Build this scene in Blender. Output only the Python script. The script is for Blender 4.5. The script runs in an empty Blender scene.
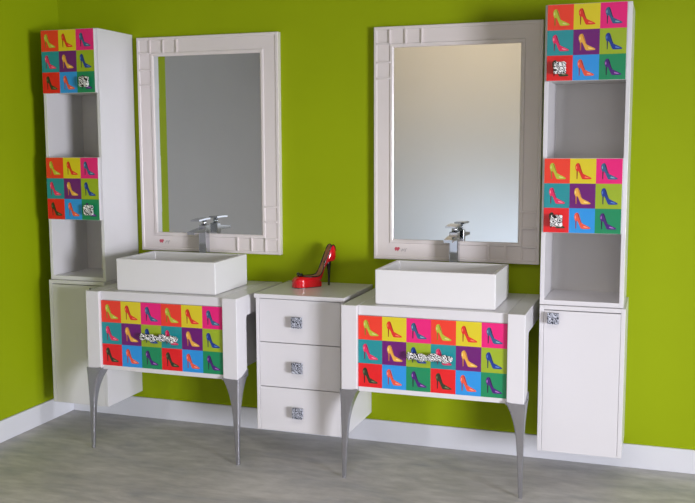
import bpy, bmesh, math, random
from mathutils import Vector, Matrix
random.seed(4)
SC = bpy.context.scene
COL = SC.collection
SC.view_settings.view_transform = 'Standard'
SC.view_settings.look = 'None'
SC.view_settings.exposure = 0.0
SC.view_settings.gamma = 1.0

# ------------------------------------------------------------------ materials
def lin(c):
    r = []
    for v in c:
        v /= 255.0
        r.append(v / 12.92 if v <= 0.04045 else ((v + 0.055) / 1.055) ** 2.4)
    return (r[0], r[1], r[2], 1.0)

def mat(name, rgb, rough=0.5, metal=0.0, coat=0.0, vary=0.0, scale=6.0, bump=0.0, bscale=60.0):
    m = bpy.data.materials.new(name); m.use_nodes = True
    nt = m.node_tree; b = nt.nodes['Principled BSDF']
    b.inputs['Base Color'].default_value = lin(rgb)
    b.inputs['Roughness'].default_value = rough
    b.inputs['Metallic'].default_value = metal
    if coat:
        b.inputs['Coat Weight'].default_value = coat
        b.inputs['Coat Roughness'].default_value = 0.08
    tc = nt.nodes.new('ShaderNodeTexCoord')
    if vary:
        n = nt.nodes.new('ShaderNodeTexNoise'); n.inputs['Scale'].default_value = scale
        n.inputs['Detail'].default_value = 4
        nt.links.new(tc.outputs['Object'], n.inputs['Vector'])
        r = nt.nodes.new('ShaderNodeMapRange')
        r.inputs[1].default_value = 0.3; r.inputs[2].default_value = 0.7
        r.inputs[3].default_value = 1.0 - vary; r.inputs[4].default_value = 1.0 + vary
        nt.links.new(n.outputs['Fac'], r.inputs[0])
        h = nt.nodes.new('ShaderNodeHueSaturation'); h.inputs['Color'].default_value = lin(rgb)
        nt.links.new(r.outputs[0], h.inputs['Value'])
        nt.links.new(h.outputs['Color'], b.inputs['Base Color'])
    if bump:
        n2 = nt.nodes.new('ShaderNodeTexNoise'); n2.inputs['Scale'].default_value = bscale
        nt.links.new(tc.outputs['Object'], n2.inputs['Vector'])
        bp = nt.nodes.new('ShaderNodeBump'); bp.inputs['Strength'].default_value = bump
        bp.inputs['Distance'].default_value = 0.002
        nt.links.new(n2.outputs['Fac'], bp.inputs['Height'])
        nt.links.new(bp.outputs['Normal'], b.inputs['Normal'])
    return m

M_GREEN = mat('green_paint', (146, 164, 13), 0.55, vary=0.03, scale=2.0, bump=0.06, bscale=150)
M_GREEN.node_tree.nodes['Principled BSDF'].inputs['Specular IOR Level'].default_value = 0.12
M_GREY = mat('grey_plaster', (158, 157, 156), 0.7, vary=0.03, scale=1.5)
M_CREAM = mat('cream_plaster', (236, 233, 228), 0.7, vary=0.03, scale=1.0)
M_CEIL = mat('ceiling_paint', (190, 188, 186), 0.8, vary=0.01)
M_BASE = mat('baseboard_white', (216, 217, 222), 0.45, vary=0.01)
M_WHITE = mat('white_lacquer', (213, 211, 213), 0.26, coat=0.06, vary=0.008, scale=3)
M_FRAME = mat('frame_lacquer', (222, 214, 211), 0.32, coat=0.3, vary=0.008, scale=4)
M_INNER = mat('cabinet_interior', (206, 204, 201), 0.5, vary=0.01)
M_CERAMIC = mat('white_ceramic', (219, 218, 218), 0.2, coat=0.0, vary=0.004)
M_STEEL = mat('silver_leg', (176, 176, 182), 0.26, metal=0.85, vary=0.04, scale=12)
M_CHROME = mat('chrome', (200, 203, 210), 0.08, metal=1.0, vary=0.01)
M_MIRROR = mat('mirror_silver', (226, 229, 228), 0.015, metal=1.0, vary=0.002)
M_BEVEL = mat('mirror_edge', (150, 152, 152), 0.2, metal=0.8, vary=0.01)
for m_ in (M_WHITE, M_CERAMIC): m_.node_tree.nodes['Principled BSDF'].inputs['Specular IOR Level'].default_value = 0.22
M_SHOE_RED = mat('red_patent', (200, 8, 24), 0.10, coat=0.3, vary=0.02)
M_SHOE_BLACK = mat('black_patent', (14, 12, 14), 0.2, coat=0.5, vary=0.02)
M_INSOLE = mat('tan_insole', (176, 118, 74), 0.5, vary=0.05, scale=40)
M_SHADOWGAP = mat('joint_gap', (70, 68, 66), 0.8, vary=0.02)
M_LOGO_RED = mat('sticker_red', (196, 84, 100), 0.5, vary=0.03)
M_LOGO_GREY = mat('sticker_grey', (168, 164, 166), 0.5, vary=0.02)
M_LOGO_BASE = mat('sticker_base', (214, 209, 205), 0.4, vary=0.01)

def floor_mat():
    m = bpy.data.materials.new('stone_floor'); m.use_nodes = True
    nt = m.node_tree; b = nt.nodes['Principled BSDF']; N = nt.nodes.new; L = nt.links.new
    tc = N('ShaderNodeTexCoord'); mp = N('ShaderNodeMapping')
    mp.inputs['Scale'].default_value = (0.9, 2.4, 1.0); mp.inputs['Rotation'].default_value = (0, 0, math.radians(12))
    L(tc.outputs['Object'], mp.inputs['Vector'])
    n = N('ShaderNodeTexNoise'); n.inputs['Scale'].default_value = 2.6; n.inputs['Detail'].default_value = 7
    n.inputs['Roughness'].default_value = 0.72; n.inputs['Distortion'].default_value = 0.6
    L(mp.outputs[0], n.inputs['Vector'])
    cr = N('ShaderNodeValToRGB')
    cr.color_ramp.elements[0].position = 0.30; cr.color_ramp.elements[0].color = lin((152, 153, 158))
    cr.color_ramp.elements[1].position = 0.70; cr.color_ramp.elements[1].color = lin((198, 195, 192))
    e = cr.color_ramp.elements.new(0.5); e.color = lin((176, 174, 172))
    L(n.outputs['Fac'], cr.inputs[0])
    n3 = N('ShaderNodeTexNoise'); n3.inputs['Scale'].default_value = 11; n3.inputs['Detail'].default_value = 8
    L(mp.outputs[0], n3.inputs['Vector'])
    mx = N('ShaderNodeMix'); mx.data_type = 'RGBA'; mx.blend_type = 'OVERLAY'; mx.inputs[0].default_value = 0.32
    L(cr.outputs[0], mx.inputs[6]); L(n3.outputs['Fac'], mx.inputs[7])
    L(mx.outputs[2], b.inputs['Base Color'])
    r = N('ShaderNodeMapRange'); r.inputs[3].default_value = 0.38; r.inputs[4].default_value = 0.62
    L(n.outputs['Fac'], r.inputs[0]); L(r.outputs[0], b.inputs['Roughness'])
    bp = N('ShaderNodeBump'); bp.inputs['Strength'].default_value = 0.08; bp.inputs['Distance'].default_value = 0.003
    L(n3.outputs['Fac'], bp.inputs['Height']); L(bp.outputs[0], b.inputs['Normal'])
    return m
M_FLOOR = floor_mat()

def scroll_mat(name, dark, light, scale, metal=0.0, thr=0.5):
    m = bpy.data.materials.new(name); m.use_nodes = True
    nt = m.node_tree; b = nt.nodes['Principled BSDF']; N = nt.nodes.new; L = nt.links.new
    tc = N('ShaderNodeTexCoord')
    w = N('ShaderNodeTexWave'); w.inputs['Scale'].default_value = scale; w.inputs['Distortion'].default_value = 11.0
    w.inputs['Detail'].default_value = 1.0; w.inputs['Detail Scale'].default_value = 2.0
    mp = N('ShaderNodeMapping'); mp.inputs['Rotation'].default_value = (0.5, 0.7, 0.4)
    L(tc.outputs['Object'], mp.inputs['Vector']); L(mp.outputs[0], w.inputs['Vector'])
    cr = N('ShaderNodeValToRGB')
    cr.color_ramp.elements[0].position = thr - 0.04; cr.color_ramp.elements[0].color = lin(dark)
    cr.color_ramp.elements[1].position = thr + 0.04; cr.color_ramp.elements[1].color = lin(light)
    L(w.outputs['Fac'], cr.inputs[0]); L(cr.outputs[0], b.inputs['Base Color'])
    b.inputs['Roughness'].default_value = 0.3; b.inputs['Metallic'].default_value = metal
    bp = N('ShaderNodeBump'); bp.inputs['Strength'].default_value = 0.6; bp.inputs['Distance'].default_value = 0.001
    L(w.outputs['Fac'], bp.inputs['Height']); L(bp.outputs[0], b.inputs['Normal'])
    return m
M_SCROLL = scroll_mat('black_white_scroll', (14, 14, 16), (240, 240, 238), 40, thr=0.52)
M_SCROLL_GREY = scroll_mat('grey_scroll', (40, 44, 56), (190, 194, 206), 44, thr=0.55)

TILE_BG = [[(230, 58, 38), (214, 196, 34), (226, 24, 116)],
           [(26, 140, 146), (104, 14, 108), (150, 172, 36)],
           [(222, 24, 30), (40, 144, 216), (18, 134, 86)]]
SHOE = [[(176, 186, 52), (216, 42, 34), (44, 92, 128)],
        [(220, 40, 92), (226, 170, 66), (22, 52, 140)],
        [(40, 56, 34), (226, 84, 60), (70, 24, 112)]]
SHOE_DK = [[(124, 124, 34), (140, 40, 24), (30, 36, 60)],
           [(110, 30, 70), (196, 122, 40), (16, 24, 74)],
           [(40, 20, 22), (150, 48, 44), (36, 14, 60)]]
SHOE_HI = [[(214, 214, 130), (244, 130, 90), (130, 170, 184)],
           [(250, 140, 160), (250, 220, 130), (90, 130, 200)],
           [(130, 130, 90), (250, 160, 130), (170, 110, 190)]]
TM = []
for r in range(3):
    for c in range(3):
        TM += [mat('tile_ground', TILE_BG[r][c], 0.3, coat=0.3, vary=0.01),
               mat('tile_shoe', SHOE[r][c], 0.35, coat=0.2, vary=0.05, scale=40),
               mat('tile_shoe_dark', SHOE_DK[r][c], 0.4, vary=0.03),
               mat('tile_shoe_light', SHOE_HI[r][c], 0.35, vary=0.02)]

# ------------------------------------------------------------------ mesh builder
class MB:
    def __init__(s): s.v = []; s.f = []; s.m = []; s.sm = []
    def add(s, vs, fs, mi=0, smooth=False):
        o = len(s.v); s.v += [tuple(v) for v in vs]
        for f in fs:
            s.f.append([i + o for i in f]); s.m.append(mi); s.sm.append(smooth)
    def box(s, x0, x1, y0, y1, z0, z1, bev=0.0015, mi=0, seg=2):
        bm = bmesh.new(); bmesh.ops.create_cube(bm, size=1)
        for v in bm.verts:
            v.co = ((x0 + x1) / 2 + v.co.x * (x1 - x0), (y0 + y1) / 2 + v.co.y * (y1 - y0), (z0 + z1) / 2 + v.co.z * (z1 - z0))
        if bev:
            bmesh.ops.bevel(bm, geom=bm.edges[:], offset=bev, segments=seg, affect='EDGES', profile=0.5)
        s.bm(bm, mi)
    def bm(s, bm, mi=0, smooth=False):
        bm.verts.index_update()
        s.add([v.co.copy() for v in bm.verts], [[v.index for v in f.verts] for f in bm.faces], mi, smooth)
        bm.free()
    def loft(s, rings, mi=0, smooth=True, cap=True, closed=True):
        n = len(rings[0]); vs = [p for r in rings for p in r]; fs = []
        for i in range(len(rings) - 1):
            for j in range(n if closed else n - 1):
                k = (j + 1) % n
                fs.append([i * n + j, i * n + k, (i + 1) * n + k, (i + 1) * n + j])
        if cap:
            fs.append(list(range(n))[::-1]); fs.append([(len(rings) - 1) * n + j for j in range(n)])
        s.add(vs, fs, mi, smooth)
    def tube(s, pts, rad, mi=0, n=10):
        pts = [Vector(p) for p in pts]
        if not isinstance(rad, (list, tuple)): rad = [rad] * len(pts)
        rings = []
        for i, p in enumerate(pts):
            d = (pts[min(i + 1, len(pts) - 1)] - pts[max(i - 1, 0)]).normalized()
            up = Vector((0, 0, 1)) if abs(d.z) < 0.9 else Vector((1, 0, 0))
            a = d.cross(up).normalized(); b = d.cross(a).normalized()
            rings.append([p + (a * math.cos(2 * math.pi * k / n) + b * math.sin(2 * math.pi * k / n)) * rad[i] for k in range(n)])
        s.loft(rings, mi)
    def build(s, name, mats, parent=None, recalc=True):
        me = bpy.data.meshes.new(name); me.from_pydata(s.v, [], s.f)
        if not isinstance(mats, (list, tuple)): mats = [mats]
        for m in mats: me.materials.append(m)
        for i, p in enumerate(me.polygons):
            p.material_index = s.m[i]; p.use_smooth = s.sm[i]
        if recalc:
            bm = bmesh.new(); bm.from_mesh(me); bmesh.ops.recalc_face_normals(bm, faces=bm.faces[:]); bm.to_mesh(me); bm.free()
        me.update()
        o = bpy.data.objects.new(name, me); COL.objects.link(o)
        if parent is not None: put(o, parent)
        return o

def put(o, parent):                      # geometry is written in world coordinates; keep it where it is
    o.parent = parent
    o.matrix_parent_inverse = WORLD[parent.name].inverted()
    WORLD[o.name] = Matrix.Identity(4)
WORLD = {}
def thing(name, label, cat, loc, group=None):
    o = bpy.data.objects.new(name, None); o.empty_display_size = 0.05; COL.objects.link(o)
    o.location = loc; WORLD[o.name] = Matrix.Translation(loc)
    o['label'] = label; o['category'] = cat
    if group: o['group'] = group
    return o
def struct(o):
    o['kind'] = 'structure'; return o

# ------------------------------------------------------------------ room
RX, RY, RZ, GY = 7.6, -5.6, 2.9, -1.04
def room_box(name, m, *a, bev=0.0):
    b = MB(); b.box(*a, bev=bev); return struct(b.build(name, m))
room_box('floor', M_FLOOR, -0.1, RX + 0.1, RY - 0.1, 0.1, -0.1, 0.0)
room_box('ceiling', M_CEIL, -0.1, RX + 0.1, RY - 0.1, 0.1, RZ, RZ + 0.1)
room_box('wall_back', M_GREEN, -0.1, RX + 0.1, 0.0, 0.1, 0.0, RZ)
room_box('wall_left', M_GREEN, -0.1, 0.0, GY, 0.0, 0.0, RZ)
room_box('wall_left_grey', M_GREY, -0.1, 0.0, RY, GY, 0.0, RZ)
room_box('wall_front', M_CREAM, -0.1, RX + 0.1, RY - 0.1, RY, 0.0, RZ)
room_box('wall_right', M_GREY, RX, RX + 0.1, RY, 0.0, 0.0, RZ)
BBH = 0.097
room_box('baseboard_back', M_BASE, 0.012, RX, -0.012, 0.0, 0.0, BBH, bev=0.003)
room_box('baseboard_left', M_BASE, 0.0, 0.012, GY, 0.0, 0.0, BBH, bev=0.003)

# ------------------------------------------------------------------ printed tile fronts
SIL = [(.26, .80), (.33, .80), (.375, .72), (.41, .60), (.45, .47), (.49, .38), (.55, .345), (.64, .30), (.73, .255), (.80, .215),
       (.825, .185), (.80, .160), (.70, .150), (.55, .148), (.47, .155), (.435, .20), (.395, .29), (.35, .40), (.305, .475),
       (.285, .47), (.275, .16), (.245, .16), (.24, .30), (.235, .46), (.19, .58), (.185, .68), (.215, .76)]
DARK = [(.30, .795), (.34, .77), (.385, .66), (.43, .51), (.485, .395), (.455, .40), (.40, .52), (.35, .65)]
HEEL = [(.24, .46), (.285, .47), (.275, .16), (.245, .16)]
HI1 = [(.56, .27), (.68, .235), (.75, .20), (.64, .20), (.55, .225)]
HI2 = [(.215, .66), (.245, .70), (.255, .60), (.235, .55), (.21, .60)]
def tiles(b, x0, x1, z0, z1, y, nx, nz, base):
    cw, ch = (x1 - x0) / nx, (z1 - z0) / nz
    for r in range(nz):
        for c in range(nx):
            k = base + 4 * ((r % 3) * 3 + c % 3)
            a0 = x0 + c * cw; b1 = z1 - r * ch; b0 = b1 - ch
            def poly(pts, dy, mi):
                b.add([(a0 + u * cw, y - dy, b0 + w * ch) for u, w in pts], [list(range(len(pts)))], mi)
            poly([(0, 0), (1, 0), (1, 1), (0, 1)], 0.0004, k)
            jit = random.uniform(-.02, .02)
            sh = lambda P: [(u + jit + 0.015, w + 0.02) for u, w in P]
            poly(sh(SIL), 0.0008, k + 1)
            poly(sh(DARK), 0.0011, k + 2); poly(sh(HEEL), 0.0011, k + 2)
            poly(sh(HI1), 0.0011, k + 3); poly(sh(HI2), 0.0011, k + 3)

def square_knob(parent, x, z, y, size, m, label, scallop=False):
    """pull with a square patterned face standing off its door on a short stem"""
    b = MB()
    h = size / 2
    b.tube([(x, y, z), (x, y - 0.016, z)], 0.0075, 1, 12)
    if scallop:
        n = 40; ring = []
        for k in range(n):
            a = 2 * math.pi * k / n
            c, s_ = math.cos(a), math.sin(a)
            q = h / max(abs(c), abs(s_)) * (1 + 0.05 * math.cos(12 * a))
            q = min(q, h * 1.3)
            ring.append((c * q, s_ * q))
        rings = []
        for sc, yy in ((.92, -.014), (1, -.017), (1, -.024), (.93, -.028)):
            rings.append([(x + p[0] * sc, y + yy, z + p[1] * sc) for p in ring])
        b.loft(rings, 0, smooth=False)
    else:
        b.box(x - h, x + h, y - 0.028, y - 0.014, z - h, z + h, bev=0.0025)
    o = b.build('knob', [m, M_CHROME], parent)
    o['label'] = label
    return o

# ------------------------------------------------------------------ towers
ZT, Z1B, Z2T, Z2B, ZUB, ZLB = 1.799, 1.524, 1.244, 0.969, 0.694, 0.127
def shelf_tower(x0, x1, knob_side, label):
    t = thing('shelf_cabinet', label, 'cabinet', ((x0 + x1) / 2, -0.14, ZUB), 'tall shelf cabinets with printed doors')
    b = MB(); T = 0.016; F = -0.277
    b.box(x0, x0 + T, F, 0, ZUB, ZT); b.box(x1 - T, x1, F, 0, ZUB, ZT)
    b.box(x0 + T, x1 - T, F, 0, ZT - T, ZT); b.box(x0 + T, x1 - T, F, 0, ZUB, ZUB + 0.018)
    b.build('carcass', M_WHITE, t)
    b = MB(); b.box(x0 + T, x1 - T, -0.012, -0.002, ZUB + 0.018, ZT - T, bev=0); b.build('back_panel', M_INNER, t)
    for z in (Z1B + 0.004, Z2T - 0.020, Z2B + 0.004):
        b = MB(); b.box(x0 + T, x1 - T, F + 0.001, -0.012, z, z + 0.016, bev=0.001); b.build('shelf', M_INNER, t)
    dx0, dx1 = (x0 + 0.011, x1 - 0.009) if knob_side > 0 else (x0 + 0.009, x1 - 0.016)
    for z0, z1 in ((Z1B, ZT - 0.002), (Z2B, Z2T)):
        b = MB(); b.box(dx0, dx1, -0.2948, F - 0.0005, z0, z1, bev=0.001)
        tiles(b, dx0 + 0.001, dx1 - 0.001, z0 + 0.001, z1 - 0.001, -0.2948, 3, 3, 1)
        d = b.build('door', [M_WHITE] + TM, t, recalc=False)
        d['label'] = 'door printed with nine coloured high heel squares'
        kx = dx0 + 0.050 if knob_side < 0 else dx1 - 0.043
        square_knob(d, kx, z0 + 0.046, -0.2948, 0.044, M_SCROLL, 'black and white patterned square knob', True)
    return t
shelf_tower(0.1075, 0.397, 1, 'tall white shelf cabinet with printed shoe doors, in the corner by the left wall')
shelf_tower(2.2975, 2.602, -1, 'tall white shelf cabinet with printed shoe doors, with its patterned knobs at the left')

def lower_cupboard(x0, x1, knob_x, label):
    t = thing('wall_cupboard', label, 'cupboard', ((x0 + x1) / 2, -0.14, ZLB), 'plain white cupboards under the shelf cabinets')
    b = MB(); T = 0.016; zt = ZUB - 0.001; y0 = -0.29
    b.box(x0, x0 + T, y0, 0, ZLB, zt); b.box(x1 - T, x1, y0, 0, ZLB, zt)
    b.box(x0 + T, x1 - T, y0, 0, zt - T, zt); b.box(x0 + T, x1 - T, y0 + 0.02, 0, ZLB, ZLB + T)
    b.box(x0 + T, x1 - T, -0.012, -0.002, ZLB + T, zt - T, bev=0)
    b.build('carcass', M_WHITE, t)
    b = MB(); b.box(x0 + T + 0.0008, x1 - T - 0.0008, y0 + 0.0005, y0 + 0.019, ZLB, zt - T - 0.003)
    d = b.build('door', M_WHITE, t)
    square_knob(d, knob_x, 0.648, y0 + 0.001, 0.042, M_SCROLL_GREY, 'grey patterned square knob')
    return t
lower_cupboard(0.105, 0.3965, 0.355, 'plain white wall cupboard in the corner, partly behind the vanity')
lower_cupboard(2.2995, 2.611, 2.352, 'plain white wall cupboard with a grey knob at its top corner')

# ------------------------------------------------------------------ vanities
W, DV, PW, ZV, ZPB = 0.702, 0.4783, 0.064, 0.6866, 0.3552
ZC = 0.6862
def leg_mesh(xc, side):
    """stiletto leg; xc = outer corner of the post, side = +1 if the post extends towards +x"""
    b = MB(); rings = []
    n = 22
    for i in range(n + 1):
        q = i / n                                   # 0 top, 1 foot
        z = ZPB + 0.002 - q * (ZPB + 0.002)
        k = (1 - q) ** 5.0
        wx = 0.014 + 0.016 * (1 - q) + 0.042 * k
        wy = 0.014 + 0.014 * (1 - q) + 0.063 * k
        off = 0.001 - 0.007 * (1 - q) ** 3
        a0, a1 = off, off + wx; c0, c1 = off, off + wy
        ch = 0.15 * min(wx, wy) * (0.35 + 0.65 * q)
        P = [(a0 + ch, c0), (a1 - ch, c0), (a1, c0 + ch), (a1, c1 - ch), (a1 - ch, c1), (a0 + ch, c1), (a0, c1 - ch), (a0, c0 + ch)]
        rings.append([(xc + side * u, -DV + w, z) for u, w in P])
    b.loft(rings, 0, smooth=False)
    # the cup's rising wings hold the foot of the post on its outer faces
    def wing(pts, th):
        r0 = [Vector(p) for p in pts]; r1 = [p + Vector(th) for p in r0]
        b.loft([r0, r1], 0, smooth=False)
    o = xc - side * 0.0005
    yb = -DV + 0.092
    wing([(o, -DV - 0.004, ZPB - 0.004), (o, yb, ZPB - 0.004), (o, yb, ZPB + 0.026), (o, yb - 0.02, ZPB + 0.018), (o, yb - 0.05, ZPB + 0.006), (o, -DV - 0.004, ZPB + 0.001)], (-side * 0.004, 0, 0))
    xi = xc + side * 0.066
    wing([(xc - side * 0.003, -DV - 0.0005, ZPB - 0.004), (xi, -DV - 0.0005, ZPB - 0.004), (xi, -DV - 0.0005, ZPB + 0.007),
          (xc + side * 0.045, -DV - 0.0005, ZPB + 0.003), (xc - side * 0.003, -DV - 0.0005, ZPB + 0.001)], (0, -0.004, 0))
    return b

def handle_mesh(xc, z, y):
    b = MB(); n = 72; L = 0.178; rings = []
    for i in range(n + 1):
        u = i / n; x = xc - L / 2 + u * L
        e = min(1.0, math.sqrt(max(0.0, 1 - (2 * u - 1) ** 8)) + 0.15)
        h = (0.0135 + 0.0028 * math.sin(u * math.pi * 7.5 + 0.6) + 0.001 * math.sin(u * 41)) * e
        zo = 0.0022 * math.sin(u * math.pi * 4.2)
        d = 0.007 * e
        ring = []
        for k in range(12):
            a = 2 * math.pi * k / 12
            cs, sn = math.cos(a), math.sin(a)
            ring.append((x, y - 0.024 - d * math.copysign(abs(cs) ** .7, cs), z + zo + h * math.copysign(abs(sn) ** .7, sn)))
        rings.append(ring)
    b.loft(rings, 0)
    for s_ in (-1, 1):
        b.tube([(xc + s_ * 0.062, y, z), (xc + s_ * 0.062, y - 0.022, z)], 0.005, 1, 10)
    return b

def vanity(X, label, handle_label):
    t = thing('vanity_cabinet', label, 'vanity', (X + W / 2, -DV / 2, 0), 'white vanity cabinets on silver legs')
    for side, xo in ((1, X), (-1, X + W)):
        xa, xb = (xo, xo + PW) if side > 0 else (xo - PW, xo)
        prof = [(-DV, ZPB), (-0.385, ZPB), (-0.385, 0.595), (-0.377, 0.603), (0.0, 0.603), (0.0, ZV), (-DV, ZV)]
        bm = bmesh.new()
        va = [bm.verts.new((xa, p[0], p[1])) for p in prof]; vb = [bm.verts.new((xb, p[0], p[1])) for p in prof]
        bm.faces.new(va); bm.faces.new(vb[::-1])
        for i in range(len(prof)):
            j = (i + 1) % len(prof); bm.faces.new([va[i], vb[i], vb[j], va[j]])
        bmesh.ops.recalc_face_normals(bm, faces=bm.faces[:])
        bmesh.ops.bevel(bm, geom=[e for e in bm.edges], offset=0.0028, segments=3, affect='EDGES', profile=0.5)
        b = MB(); b.bm(bm); b.build('side_post', M_WHITE, t)
        leg = leg_mesh(xo, side).build('leg', M_STEEL, t); leg['label'] = 'silver tapering leg'
    xa, xb = X + PW + 0.0005, X + W - PW - 0.0005
    b = MB(); b.box(xa, xb, -0.4615, 0, 0.6485, ZC, bev=0.002); b.build('countertop', M_WHITE, t)
    b = MB()
    b.box(xa, xa + 0.016, -0.442, -0.012, 0.354, 0.646); b.box(xb - 0.016, xb, -0.442, -0.012, 0.354, 0.646)
    b.box(xa + 0.016, xb - 0.016, -0.442, -0.012, 0.354, 0.366); b.box(xa + 0.016, xb - 0.016, -0.02, -0.012, 0.366, 0.646)
    b.build('carcass', M_WHITE, t)
    b = MB(); b.box(xa + 0.001, xb - 0.001, -0.4637, -0.4435, 0.350, 0.6475, bev=0.001)
    tiles(b, xa + 0.001, xb - 0.001, 0.3685, 0.6474, -0.4637, 6, 3, 1)
    d = b.build('drawer', [M_WHITE] + TM, t, recalc=False); d['label'] = 'drawer front printed with eighteen coloured high heel squares'
    h = handle_mesh(X + W / 2, 0.5065, -0.4637).build('handle', [M_SCROLL, M_CHROME], d); h['label'] = handle_label
    return t
XV = (0.4268, 1.5709)
vanity(XV[0], 'white vanity with printed shoe drawer, left of the drawer chest', 'wavy black and white bar handle')
vanity(XV[1], 'white vanity with printed shoe drawer, right of the drawer chest', 'wavy black and white bar handle')

# ------------------------------------------------------------------ basins
BO, BW, BD, BG, ZB = 0.1206, 0.4635, 0.307, 0.053, 0.8214
def basin(X, label):
    x0, x1 = X + BO, X + BO + BW; y0, y1 = -DV + BG, -DV + BG + BD
    t = thing('vessel_basin', label, 'basin', ((x0 + x1) / 2, (y0 + y1) / 2, ZC), 'white rectangular vessel basins')
    bm = bmesh.new()
    def ring(i, z, r=0):
        return [bm.verts.new(p) for p in ((x0 + i, y0 + i, z), (x1 - i, y0 + i, z), (x1 - i, y1 - i, z), (x0 + i, y1 - i, z))]
    R = [ring(0.004, ZC), ring(0, ZC + 0.004), ring(0, ZB), ring(0.017, ZB), ring(0.021, ZB - 0.055), ring(0.045, ZB - 0.088)]
    bm.faces.new(R[0][::-1]); bm.faces.new(R[-1])
    for a, c in zip(R, R[1:]):
        for i in range(4):
            j = (i + 1) % 4; bm.faces.new([a[i], a[j], c[j], c[i]])
    bmesh.ops.recalc_face_normals(bm, faces=bm.faces[:])
    bmesh.ops.bevel(bm, geom=[e for e in bm.edges if e.calc_face_angle(0) > 0.15], offset=0.0035, segments=3, affect='EDGES', profile=0.5)
    b = MB(); b.bm(bm); b.build('bowl', M_CERAMIC, t)
    b = MB(); cx, cy = (x0 + x1) / 2, (y0 + y1) / 2; z = ZB - 0.088
    b.loft([[(cx + r * math.cos(a * math.pi / 12), cy + r * math.sin(a * math.pi / 12), z + h) for a in range(24)] for r, h in ((.022, .0003), (.022, .003), (.016, .0045), (.012, .0025))])
    d = b.build('drain', M_CHROME, t); d['label'] = 'round chrome drain'
basin(XV[0], 'white rectangular basin on the vanity nearer the corner')
basin(XV[1], 'white rectangular basin on the vanity right of the drawer chest')

def faucet(x, label):
    y = -0.082; t = thing('basin_faucet', label, 'faucet', (x, y, ZC), 'chrome basin faucets')
    b = MB(); b.box(x - 0.026, x + 0.026, y - 0.024, y + 0.024, ZC, ZC + 0.006, bev=0.0015); b.build('base', M_CHROME, t)
    b = MB(); b.box(x - 0.018, x + 0.018, y - 0.019, y + 0.019, ZC + 0.006, 0.942, bev=0.003); b.build('body', M_CHROME, t)
    b = MB()                                      # flat spout, drooping a little towards the bowl
    rings = []
    for yy, zc, hh in ((y - 0.016, 0.921, .010), (y - 0.06, 0.919, .008), (y - 0.125, 0.914, .006)):
        rings.append([(x - .017, yy, zc - hh), (x + .017, yy, zc - hh), (x + .017, yy, zc + hh), (x - .017, yy, zc + hh)])
    b.loft(rings, 0, smooth=False); b.build('spout', M_CHROME, t)
    b = MB(); b.tube([(x, y, 0.940), (x, y, 0.963)], 0.012, 0, 16)
    rings = []
    for yy, zc in ((y + 0.022, 0.966), (y - 0.03, 0.966), (y - 0.084, 0.963)):
        rings.append([(x - .021, yy, zc), (x + .021, yy, zc), (x + .021, yy, zc + .007), (x - .021, yy, zc + .007)])
    b.loft(rings, 0, smooth=False); b.build('lever', M_CHROME, t)
faucet(0.786, 'chrome single-lever faucet behind the basin nearer the corner')
faucet(1.926, 'chrome single-lever faucet behind the basin right of the drawer chest')

# ------------------------------------------------------------------ mirrors
MZT, MZB, MW = 1.7809, 0.8115, 0.697
def wall_mirror(x0, label):
    x1 = x0 + MW; t = thing('wall_mirror', label, 'mirror', ((x0 + x1) / 2, -0.005, MZB), 'white framed wall mirrors')
    def loop(i, y): return [(x0 + i, y, MZB + i), (x1 - i, y, MZB + i), (x1 - i, y, MZT - i), (x0 + i, y, MZT - i)]
    prof = [(0, 0.0), (0, -0.027), (0.002, -0.030), (0.012, -0.030), (0.015, -0.0265), (0.069, -0.0265), (0.072, -0.031), (0.081, -0.031), (0.086, -0.0275), (0.087, -0.024), (0.087, 0.0)]
    b = MB()
    rings = [loop(i, y) for i, y in prof]
    n = 4; vs = [p for r in rings for p in r]; fs = []
    for i in range(len(rings)):
        k = (i + 1) % len(rings)
        for j in range(4):
            l = (j + 1) % 4; fs.append([i * 4 + j, i * 4 + l, k * 4 + l, k * 4 + j])
    b.add(vs, fs)
    def bar(xa, xb, za, zb): b.box(xa, xb, -0.0335, -0.026, za, zb, bev=0.002)
    r = 0.0042
    for px in (0.069, 0.137, 0.206):              # moulded bars near the upper corner and the opposite lower corner
        bar(x0 + px - r, x0 + px + r, MZT - 0.072, MZT - 0.013)
        bar(x1 - px - r, x1 - px + r, MZB + 0.013, MZB + 0.072)
    for pz in (0.070, 0.146, 0.212):
        bar(x0 + 0.013, x0 + 0.072, MZT - pz - r, MZT - pz + r)
        bar(x1 - 0.072, x1 - 0.013, MZB + pz - r, MZB + pz + r)
    b.build('frame', M_FRAME, t)
    b = MB(); b.box(x0 + 0.087, x1 - 0.087, -0.0262, -0.001, MZB + 0.087, MZT - 0.087, bev=0.0)
    g = b.build('glass', M_MIRROR, t); g['label'] = 'silvered mirror glass'
    # maker's sticker on the lower band: red emblem and a short grey mark
    b = MB(); sx, sz, y = x0 + 0.102, MZB + 0.043, -0.0268
    em = [(-.011, .004), (-.006, .010), (.002, .0085), (.010, .0105), (.013, .004), (.008, -.002), (.004, -.008), (-.001, -.003), (-.007, -.007)]
    b.add([(sx + u, y - .0006, sz + w) for u, w in em], [list(range(len(em)))], 0)
    for pts in ([(.020, -.008), (.026, .004), (.030, -.004)], [(.032, .004), (.037, -.002), (.043, .006)], [(.037, -.002), (.035, -.010)]):
        b.tube([(sx + u, y - .0003, sz + w) for u, w in pts], 0.0011, 1, 6)
    s_ = b.build('sticker', [M_LOGO_RED, M_LOGO_GREY], t); s_['label'] = 'small red and grey sticker'
wall_mirror(0.4345, 'white framed rectangular mirror nearer the corner, reflecting a strip of green wall')
wall_mirror(1.5647, 'white framed rectangular mirror beside the shelf cabinet with left-hand knobs')

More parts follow.
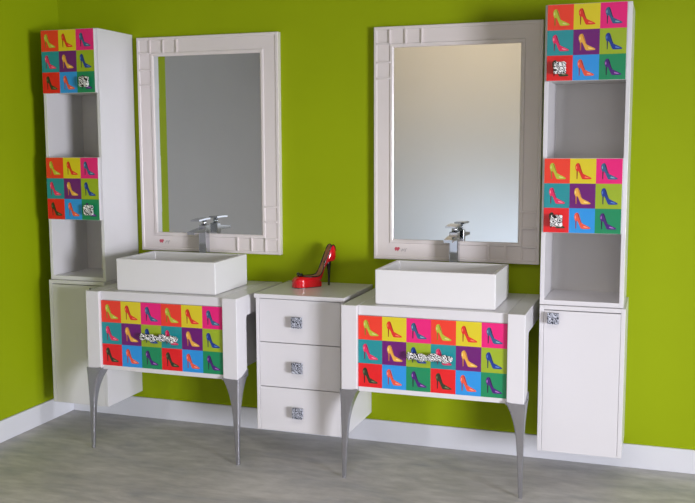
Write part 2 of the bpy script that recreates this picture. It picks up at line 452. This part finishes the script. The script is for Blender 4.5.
# ------------------------------------------------------------------ drawer chest
def chest():
    x0, x1, yf, zt, zb = 1.1594, 1.5513, -0.3747, 0.6954, 0.1261
    t = thing('drawer_chest', 'white three-drawer chest between the two vanities, with a red shoe on top', 'drawer chest', ((x0 + x1) / 2, yf / 2, zb))
    b = MB(); b.box(x0, x1, yf - 0.004, 0, zt - 0.018, zt, bev=0.003); b.build('top', M_WHITE, t)
    T = 0.014; f = yf + 0.003
    a0, a1 = x0 + 0.006, x1 - 0.006
    b = MB(); b.box(a0, a0 + T, f, 0, zb, zt - 0.018); b.box(a1 - T, a1, f, 0, zb, zt - 0.018)
    b.box(a0 + T, a1 - T, f + 0.02, 0, zb, zb + T); b.box(a0 + T, a1 - T, -0.012, -0.002, zb + T, zt - 0.018, bev=0)
    for z in (0.3103, 0.4962): b.box(a0 + T, a1 - T, f + 0.021, -0.02, z - 0.008, z + 0.008, bev=0)
    b.build('carcass', M_WHITE, t)
    for z0, z1, kz, w in ((0.4975, zt - 0.0205, .5875, 'upper'), (0.3118, 0.4945, .4007, 'middle'), (zb + 0.001, 0.3088, .2133, 'lower')):
        b = MB(); b.box(a0 + T + 0.001, a1 - T - 0.001, f, f + 0.018, z0, z1, bev=0.0015)
        d = b.build('drawer', M_WHITE, t)
        square_knob(d, 1.3525, kz, f, 0.045, M_SCROLL_GREY, 'grey patterned square knob')
chest()

# ------------------------------------------------------------------ red shoe
def shoe():
    hx, hy, z0 = 1.380, -0.076, 0.6954
    t = thing('high_heel_shoe', 'red patent high heel shoe with black stiletto heel on the drawer chest', 'shoe', (hx, hy, z0))
    ax = Vector((-0.70, -0.70, 0)).normalized(); sd = Vector((-ax.y, ax.x, 0)); O = Vector((hx, hy, z0)) - ax * 0.012
    def P(s, w, z): return O + ax * s + sd * w + Vector((0, 0, z))
    def lerp(tab, s):
        for (a, va), (c, vc) in zip(tab, tab[1:]):
            if s <= c:
                u = (s - a) / (c - a); u = u * u * (3 - 2 * u) if False else u
                return va + (vc - va) * u
        return tab[-1][1]
    bot = [(-.015, .122), (-.008, .110), (0, .106), (.02, .105), (.034, .096), (.044, .078), (.052, .056), (.060, .032), (.068, .021), (.08, .018), (.16, .018), (.184, .021)]
    top = [(-.015, .150), (-.008, .166), (.002, .177), (.010, .172), (.020, .154), (.032, .125), (.044, .096), (.054, .069), (.062, .054), (.072, .047), (.09, .045), (.14, .047), (.155, .050), (.170, .046), (.180, .036), (.184, .028)]
    hw = [(-.015, .007), (-.010, .016), (0, .022), (.02, .025), (.045, .024), (.06, .027), (.09, .033), (.13, .036), (.15, .0365), (.165, .033), (.176, .025), (.182, .015), (.184, .009)]
    opn = [(-.015, 1), (.112, 1), (.128, .82), (.14, .55), (.149, .25), (.154, 0.02), (.184, 0.02)]
    S = [-.015, -.012, -.008, -.004, 0, .005, .01, .018, .025, .034, .044, .052, .058, .064, .072, .082, .092, .1, .11, .12, .128, .136, .143, .149, .154, .16, .166, .172, .177, .181, .184]
    rings = []; rim = []
    for s in S:
        w, b0, t0, o = lerp(hw, s), lerp(bot, s), lerp(top, s), lerp(opn, s)
        h = t0 - b0; wt = w * o * (0.86 if s > .05 else 0.80)
        r = []
        side = [(w * .72, 0), (w * .95, h * .12), (w, h * .35), (w * (.98 if o > .9 else .93), h * .62), (w * .5 * (.80 if o < .9 else .94) + max(wt, w * .30 if o < .5 else wt) * .5, h * .88), (wt, h)]
        r += [P(s, -a, b0 + c) for a, c in side[::-1]] + [P(s, a, b0 + c) for a, c in side]
        # inner face back down to the insole
        ins = min(.006, h * .3); wi = max(wt - .0025, wt * .3); wf = max(min(w * .8, w - .004) * (1 if o > .5 else o), .0004)
        r += [P(s, wi, b0 + h - .001), P(s, wf, b0 + ins), P(s, -wf, b0 + ins), P(s, -wi, b0 + h - .001)]
        rings.append(r); rim.append((P(s, wt, t0), P(s, -wt, t0), o))
    b = MB(); n = len(rings[0])
    vs = [p for r in rings for p in r]
    for i in range(len(rings) - 1):
        for j in range(n):
            k = (j + 1) % n
            mi = 1 if 12 <= j <= 14 else 0
            b.add([rings[i][j], rings[i][k], rings[i + 1][k], rings[i + 1][j]], [[0, 1, 2, 3]], mi, True)
    b.add(rings[0][:12], [list(range(12))], 0, True); b.add(rings[-1][:12], [list(range(12))[::-1]], 0, True)
    o = b.build('upper', [M_SHOE_RED, M_INSOLE], t, recalc=False)
    bm = bmesh.new(); bm.from_mesh(o.data); bmesh.ops.remove_doubles(bm, verts=bm.verts[:], dist=1e-5); bmesh.ops.recalc_face_normals(bm, faces=bm.faces[:]); bm.to_mesh(o.data); bm.free()
    b = MB()
    line = [r[1] for r in rim[::-1] if r[2] > .1]; line2 = [r[0] for r in rim if r[2] > .1]
    b.tube(line + line2, 0.0028, 0, 8); tr = b.build('trim', M_SHOE_BLACK, t); tr['label'] = 'black edging'
    # platform and sole under the front of the foot
    def slab(s0, s1, za, zb, k=1.0, N=16):
        pr = []
        for i in range(N + 1):
            s = s0 + (s1 - s0) * i / N; pr.append((s, lerp(hw, s) * k))
        L_ = [P(s, -w, 0) for s, w in pr] + [P(s, w, 0) for s, w in pr[::-1]]
        return [[p + Vector((0, 0, z)) for p in L_] for z in (za, zb)]
    b = MB(); b.loft(slab(.062, .1838, .003, .024, .97), 0, smooth=False); b.build('platform', M_SHOE_RED, t)
    b = MB(); b.loft(slab(.063, .183, 0, .003, .93), 0, smooth=False); sl = b.build('sole', M_SHOE_BLACK, t); sl['label'] = 'black sole'
    b = MB(); rr = []
    for z, r, s in ((0, .0052, .016), (.004, .0048, .0158), (.04, .0052, .0145), (.07, .0075, .015), (.092, .0125, .018), (.106, .0185, .022)):
        rr.append([P(s + r * math.cos(a * math.pi / 8), r * .95 * math.sin(a * math.pi / 8), z - (0.0 if z < .09 else 0.12 * r * math.cos(a * math.pi / 8))) for a in range(16)])
    b.loft(rr); h = b.build('heel', M_SHOE_BLACK, t); h['label'] = 'slim black stiletto heel'
    b = MB()
    for sg in (-1, 1):
        pts = [P(.152, 0, .052), P(.149, sg * .009, .058), P(.150, sg * .019, .058), P(.154, sg * .022, .053), P(.156, sg * .012, .052), P(.154, 0, .053)]
        b.tube(pts, [.003, .0045, .005, .0045, .004, .003], 0, 8)
    b.tube([P(.149, 0, .053), P(.157, 0, .053)], .0055, 0, 10)
    bw = b.build('bow', M_SHOE_BLACK, t); bw['label'] = 'small black bow'
shoe()

# ------------------------------------------------------------------ light
def area(name, loc, target, sx, sy, power, rgb, spread=math.pi):
    l = bpy.data.lights.new(name, 'AREA'); l.shape = 'RECTANGLE'; l.size = sx; l.size_y = sy; l.energy = power; l.color = rgb; l.spread = spread
    o = bpy.data.objects.new(name, l); COL.objects.link(o); o.location = loc
    o.rotation_euler = (Vector(target) - Vector(loc)).to_track_quat('-Z', 'Y').to_euler()
    return o
area('window_light', (6.95, -4.2, 0.95), (1.2, -0.3, 0.5), 1.4, 1.4, 51, (0.90, 0.905, 1.0), math.radians(60))
area('front_fill_light', (3.6, -5.45, 1.2), (1.6, 0, 0.7), 1.6, 1.6, 14, (0.88, 0.90, 1.0))  # added cool fill from behind the camera, not a window
area('ceiling_light', (2.4, -3.0, 2.8), (2.4, -2.6, 0), 2.0, 2.0, 43, (1.0, 0.93, 0.90), math.radians(115))
area('wall_wash_light', (1.0, -4.2, 2.8), (0.7, -5.6, 1.9), 1.5, 0.4, 22, (1.0, 0.77, 0.50))  # added lamp: warms the upper front wall that the mirror reflects
area('floor_wash_light', (1.2, -4.5, 0.15), (0.6, -5.6, 0.5), 1.5, 0.3, 15, (0.60, 0.74, 1.0))  # added lamp: cools the lower front wall in the mirror reflection
w = bpy.data.worlds.new('world'); SC.world = w; w.use_nodes = True
w.node_tree.nodes['Background'].inputs[0].default_value = (0.8, 0.85, 1.0, 1); w.node_tree.nodes['Background'].inputs[1].default_value = 0.3

# ------------------------------------------------------------------ camera
cam = bpy.data.cameras.new('camera'); co = bpy.data.objects.new('camera', cam); COL.objects.link(co)
yaw, pitch, roll = math.radians(18.76), math.radians(6.6479), math.radians(-0.2067)
fwd = Vector((-math.sin(yaw) * math.cos(pitch), math.cos(yaw) * math.cos(pitch), -math.sin(pitch)))
right = Vector((math.cos(yaw), math.sin(yaw), 0)); up = right.cross(fwd)
Rv = right * math.cos(roll) + up * math.sin(roll); Uv = -right * math.sin(roll) + up * math.cos(roll)
mw = Matrix((Rv, Uv, -fwd)).transposed().to_4x4(); mw.translation = Vector((2.7207, -3.7824, 1.3))
co.matrix_world = mw
cam.sensor_fit = 'HORIZONTAL'; cam.sensor_width = 36.0; cam.lens = 924.9 / 695 * 36.0
cam.clip_start = 0.05
SC.camera = co
